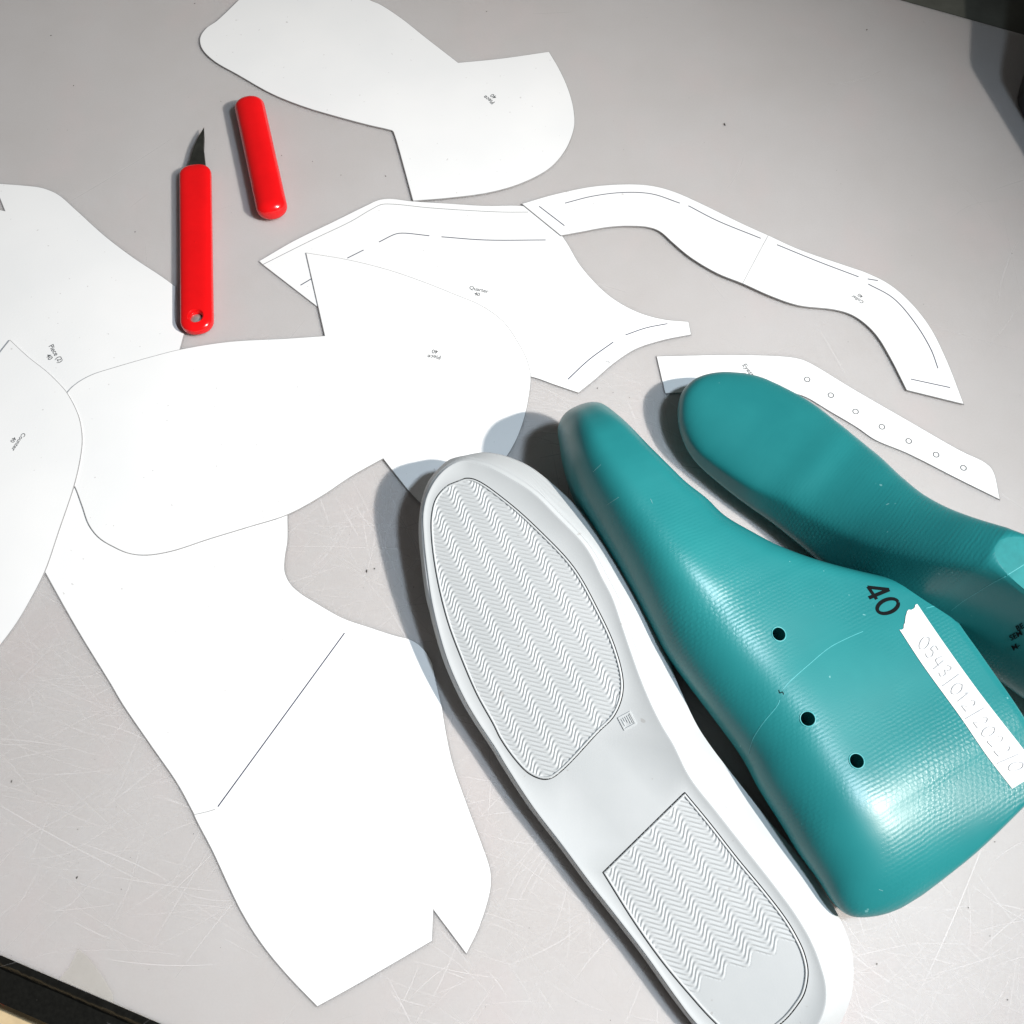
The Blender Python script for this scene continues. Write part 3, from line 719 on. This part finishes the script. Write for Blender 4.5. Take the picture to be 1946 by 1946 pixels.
def make_last(mirror=1, hs=1.0, ws=1.0, waist=0.0):
    smin = min(p.x for p in side); smax = LN; n = len(side); rows = []
    NS = 190
    ss = [smin + (smax - smin) * (.5 - .5 * math.cos(math.pi * (i + .5) / NS)) * .5 + (smax - smin) * ((i + .5) / NS) * .5 for i in range(NS)]
    ss = [x for x in ss if min(abs(x - s_front), abs(x - s_rear)) > .0012]
    for extra in (s_front - .0004, s_front + .0004, s_rear - .0004, s_rear + .0004): ss.append(extra)
    ss.sort()
    def span(s):
        hs_ = []
        for i in range(n):
            a, b = side[i], side[i-1]
            if (a.x > s) != (b.x > s): hs_.append(a.y + (b.y - a.y) * (s - a.x) / (b.x - a.x))
        return min(hs_), max(hs_)
    lens = [(s, span(s)[1] - span(s)[0]) for s in ss]
    for s in ss:
        near = [l for x, l in lens if abs(x - s) < .035]; Ls = sum(near) / len(near)
        hs_ = []
        for i in range(n):
            a, b = side[i], side[i-1]
            if (a.x > s) != (b.x > s): hs_.append(a.y + (b.y - a.y) * (s - a.x) / (b.x - a.x))
        h0, h1 = min(hs_), max(hs_); f = (s - smin) / (smax - smin)
        hw = interp(f, HALF); dt, dh = s - smin, smax - s
        if dt < .040: hw *= max(1 - (1 - dt / .040) ** 2.3, 0) ** (1 / 2.1) * .999 + .001
        if dh < .060: hw *= max(1 - (1 - dh / .060) ** 2.1, 0) ** .5 * .999 + .001
        plate = s_front <= s <= s_rear
        cone = interp(f, [(0, .85), (.18, .82), (.30, .64), (.42, .50), (.55, .46), (.9, .52), (1, .7)])   # width at the top relative to the base
        tongue = (1 - max(1 - (s - s_front) / .022, 0) ** 2.2) ** .5 if plate else 0.0      # the flat top starts as a rounded tongue
        L = max(h1 - h0, 1e-4); qb = min(.42, .038 / L); qt = min(.45, interp(f, [(0, .015), (.2, .014), (.4, .018), (.6, .012), (1, .014)]) / L)
        cen_ = interp(f, CENT) - waist * math.exp(-((f - .50) / .13) ** 2); sec = []
        for k in range(NQ + 1):
            q = .5 - .5 * math.cos(math.pi * k / NQ)
            v = 1.0
            if q < qb: v *= max(1 - (1 - q / qb) ** 2.1, 0) ** (1 / 2.1)
            qs = min(L * q / Ls, 1.15)
            v *= 1 - (1 - cone) * (max(qs - .18, 0) / .82) ** 1.15
            if q > 1 - qt:
                rv = max(1 - ((q - 1 + qt) / qt) ** 2.2, 0) ** (1 / 2.2)
                v *= rv + (1 - rv) * tongue if plate else rv
            if plate and q > .985: v *= .965
            sec.append((h0 + L * q, hw * v, cen_))
        ringp = [(s, h * hs, (c + t) * mirror * ws) for h, t, c in sec] + [(s, h * hs, (c - t) * mirror * ws) for h, t, c in sec[::-1]]
        rows.append(ringp)
    bm = bmesh.new(); R = [[bm.verts.new(p) for p in r] for r in rows]; m = len(R[0])
    for a, b in zip(R, R[1:]):
        on = s_front <= a[0].co.x and b[0].co.x <= s_rear
        for k in range(m):
            f = bm.faces.new((a[k], b[k], b[(k+1) % m], a[(k+1) % m]))
            if on and k == NQ: f.material_index = 1
    bm.faces.new(R[0]); bm.faces.new(R[-1][::-1])
    bmesh.ops.remove_doubles(bm, verts=bm.verts[:], dist=1e-6)
    return bm_mesh('last_body', bm)
LG = 'teal plastic shoe lasts'
def basis(o, x, y, z):
    m = Matrix.Identity(4)
    for i in range(3): m[i][0], m[i][1], m[i][2], m[i][3] = x[i], y[i], z[i], o[i]
    return m
MA = basis(Vector((A0.x, A0.y, ZC)), ES_A, EH_A, Vector((0, 0, 1)))
def surf(o):
    bm = bmesh.new(); bm.from_mesh(o.data); bm.transform(o.matrix_world); bm.normal_update(); t = BVHTree.FromBMesh(bm); bm.free(); return t
def hit(tree, u, v):
    d = ray(u, v); r = tree.ray_cast(Vector((0, 0, H)), d)
    if r[0] is None: return None, None
    return r[0], (r[1] if r[1].dot(d) < 0 else -r[1])
lastA = link('shoe_last', make_last(1, 1, .86), M['last'], mw=MA); lastA.data.materials.append(M['cutplastic']); bpy.context.view_layer.update()
mz = min((lastA.matrix_world @ v.co).z for v in lastA.data.vertices); lastA.location.z -= mz - .0003; bpy.context.view_layer.update()
treeA = surf(lastA)
holes = [(1480, 1205), (1535, 1366), (1628, 1446)]
cut = []
for u, v in holes:
    p, nn = hit(treeA, u, v)
    if p: cut.append(cyl_obj(p, Vector((.05, -.02, 1)).normalized(), .0033, .0033, -.045, .02, 28))
rims = [hit(treeA, *h) for h in holes]
if cut: bool_cut(lastA, cut)
for p_ in lastA.data.polygons: p_.use_smooth = True
lastA.data.set_sharp_from_angle(angle=math.radians(38))
props(lastA, 'teal plastic last lying on its side, marked 40, with a strip of white tape', 'shoe last', LG)
def drape(name, tree, polylines, width, mat, parent, lift=.00012, n=6, smooth=True):
    bm = bmesh.new()
    for pl in polylines:
        c = cat_rom(pl, n) if smooth and len(pl) > 2 else [Vector(pl[0]).lerp(Vector(pl[-1]), k / 6) for k in range(7)] if len(pl) == 2 else [Vector(p) for p in pl]
        P, Q = [], []
        for p in c:
            h_, nn = hit(tree, p.x, p.y)
            if h_ is not None: P.append(h_ + nn * lift); Q.append(nn)
        if len(P) > 1: ribbon_bm(bm, P, width, Q)
    return child_mesh(name, bm, M[mat], parent)
for (p, nn), (u, v) in zip(rims, holes):
    if p:
        bm = bmesh.new(); q = nn.to_track_quat('Z', 'Y')
        tube_bm(bm, [p + q @ Vector((math.cos(.5*k/1.9099*1) * .0034, math.sin(.5*k/1.9099) * .0034, .0000)) for k in range(24)], .00032, True, 6, nn)
        o = child_mesh('hole_rim', bm, M['seam'], lastA)
        for p_ in o.data.polygons: p_.use_smooth = True
for pl in ([(1640,1200),(1610,1213),(1576,1231),(1536,1264),(1500,1296),(1488,1309)], [(1482,1330),(1478,1340),(1449,1376),(1431,1405),(1422,1434)], [(1760,1156),(1776,1152),(1792,1151)]): drape('hinge_cut', treeA, [pl], .00034, 'seam', lastA)
drape('hinge_notch', treeA, [[(1480,1311),(1482,1317),(1487,1315),(1489,1320)]], .0004, 'black_ink', lastA)
ell = [(1687 + 21 * math.cos(a) * .93 + 12.5 * math.sin(a) * .37, 1152 - 21 * math.cos(a) * .37 + 12.5 * math.sin(a) * .93) for a in [k * 6.28318 / 20 for k in range(21)]]
for pl in ([(1127,897),(1142,883)], [(1153,960),(1165,952),(1176,945)], [(1236,948),(1240,957)], [(1670,1690),(1678,1693)]): drape('scuff', treeA, [pl], .00013, 'scuff', lastA)
drape('size_number', treeA, [[(1649,1116),(1690,1120.5)], [(1690,1120.5),(1651,1136.5)], [(1649,1115),(1666,1139)], ell], .0018, 'black_ink', lastA)
# tape with torn end, following the surface
te_l = [(1709,1197),(1753,1264),(1826,1365),(1876,1438),(1923,1499)]; te_r = [(1739.5,1143.5),(1789.5,1217),(1862,1318),(1946,1426),(1976,1466)]
Lp = resample(cat_rom(te_l, 8), 60); Rp = resample(cat_rom(te_r, 8), 60)
bm = bmesh.new(); grid = []
for i in range(60):
    row = []
    for j in range(15):
        q = Lp[i].lerp(Rp[i], j / 14)
        if i == 0:
            tor = Vector((0, 0)); 
            q += (Lp[1] - Lp[0]).normalized() * (random.uniform(-1.5, 2.5) + 4 * math.sin(j * .6))
        h_, nn = hit(treeA, q.x, q.y)
        row.append(bm.verts.new(h_ + nn * .0003) if h_ is not None else None)
    grid.append(row)
for a, b in zip(grid, grid[1:]):
    for k in range(14):
        if None not in (a[k], a[k+1], b[k], b[k+1]): bm.faces.new((a[k], a[k+1], b[k+1], b[k]))
tp = child_mesh('paper_tape', bm, M['tape'], lastA)
for p_ in tp.data.polygons: p_.use_smooth = True
# handwriting on the tape
G = {'0': [[(.5, 1), (.1, .75), (.1, .25), (.5, 0), (.9, .25), (.9, .75), (.5, 1), (.35, .98)]], '5': [[(.85, 1), (.25, .98), (.2, .6), (.6, .62), (.85, .35), (.6, .05), (.1, .08)]],
     '4': [[(.3, 1), (.15, .45), (.9, .45)], [(.75, .95), (.7, -.05)]], '3': [[(.15, .9), (.6, 1), (.7, .75), (.35, .55), (.75, .35), (.6, .02), (.1, .08)]], '1': [[(.3, .75), (.6, 1), (.55, 0)]],
     '2': [[(.15, .8), (.5, 1), (.8, .75), (.5, .35), (.1, .02), (.9, .05)]], '/': [[(.2, -.3), (.8, 1.3)]]}
def on_tape(a, b):                              # a: 0..1 along, b: 0..1 across
    k = min(max(a, 0), 1) * 59; i = min(int(k), 58); f = k - i
    return Lp[i].lerp(Lp[i+1], f).lerp(Rp[i].lerp(Rp[i+1], f), b)
strokes = []
txt = '0543/012/2022/0'; x = .135; stepx = .0575
for ch in txt:
    sl = random.uniform(-.06, .06)
    for g in G[ch]:
        strokes.append([on_tape(x + (gx * .78 + (gy - .5) * .22) * stepx * (.55 if ch in '1/' else 1), .26 + .46 * gy + sl * gx) for gx, gy in g])
    x += stepx * (.75 if ch in '1/' else 1.02)
bpy.context.view_layer.update()
drape('pencil_writing', surf(tp), strokes, .00036, 'pencil', lastA, lift=.00042)

# second last, standing on its sole
az, rl, pt = -.7125, .0488, -.0119                        # heading, lean against the first last, pitch
xb = Vector((math.cos(az), math.sin(az), 0)); zb = Vector((0, 0, 1)); tb = xb.cross(zb)
hx = -math.sin(pt) * xb + math.cos(pt) * zb
MB_ = basis(Vector((.1040, .2864, .010)), math.cos(pt) * xb + math.sin(pt) * zb, math.cos(rl) * hx + math.sin(rl) * tb, -math.sin(rl) * hx + math.cos(rl) * tb)
lastB = link('shoe_last', make_last(-1, .641, .908, .009), M['last'], mw=MB_, smooth=38); lastB.data.materials.append(M['cutplastic']); bpy.context.view_layer.update()
props(lastB, 'teal plastic last standing upright behind the taped one, partly out of the picture', 'shoe last', LG)
treeB = surf(lastB)
mz = min((lastB.matrix_world @ v.co).z for v in lastB.data.vertices); lastB.location.z -= mz; bpy.context.view_layer.update(); treeB = surf(lastB)
mzA = min((lastA.matrix_world @ v.co).z for v in lastA.data.vertices)
print('last A lowest', round(mzA, 4), 'length', round(LN, 4))
for pl in ([(1808,1160),(1830,1143),(1860,1124),(1890,1106),(1912,1095)], [(1914,1093),(1930,1083),(1946,1073)]): drape('hinge_cut', treeB, [pl], .0003, 'seam', lastB)
def drape_text(tree, txt, o, X, Y, parent, name='stamped_text'):
    me = text_mesh(txt, 'LEFT'); bm = bmesh.new(); bm.from_mesh(me); bmesh.ops.triangulate(bm, faces=bm.faces[:])
    gone = []
    for v in bm.verts:
        h_, nn = hit(tree, o[0] + v.co.x * X[0] + v.co.y * Y[0], o[1] + v.co.x * X[1] + v.co.y * Y[1])
        if h_ is None: gone.append(v)
        else: v.co = h_ + nn * .0004
    bmesh.ops.delete(bm, geom=gone, context='VERTS')
    return child_mesh(name, bm, M['black_ink'], parent)
for txt, u, v in (('BE', 1934, 1199), ('SEM', 1922, 1217), ('M-', 1926, 1236)): drape_text(treeB, txt, (u, v), (13.0, -7.0), (-7.0, -13.0), lastB)

# ------------------------------------------------------------------ thing at the right edge
bm = bmesh.new()
foot = [(2075, 437, .050), (1990, 299, .050), (1941, 221, .050), (1933, 205, .051), (1931, 190, .052), (1935, 172, .054), (1950, 125, .062), (1975, 30, .080), (1990, -90, .105), (2020, -108, .108), (2300, -110, .11), (2330, 400, .05), (2300, 437, .05)]  # unseen rear extended and raised only to throw the corner shadow
base = [un(x, y, 0) for x, y, h in foot]; mid = sum(base, Vector()) / len(base); n = len(foot); rows = []
for kind in range(5):
    row = []
    for p, (x, y, h) in zip(base, foot):
        ins = (.0012, 0, 0, .0012, .0045)[kind]; z = (.0005, .0018, h - .006, h - .0018, h)[kind]; d = (mid - p).normalized()
        row.append(bm.verts.new(p + d * ins + Vector((0, 0, z))))
    rows.append(row)
for a, b in zip(rows, rows[1:]):
    for k in range(n): bm.faces.new((a[k], a[(k+1) % n], b[(k+1) % n], b[k]))
bm.faces.new(rows[0][::-1]); f = bm.faces.new(rows[-1]); bmesh.ops.triangulate(bm, faces=[f])
props(link('black_case', bm_mesh('black_case', bm), M['black'], smooth=40), 'black rounded case on the desk, only its corner showing at the right edge', 'case')
for o in bpy.data.objects:
    if '_z' in o: del o['_z']
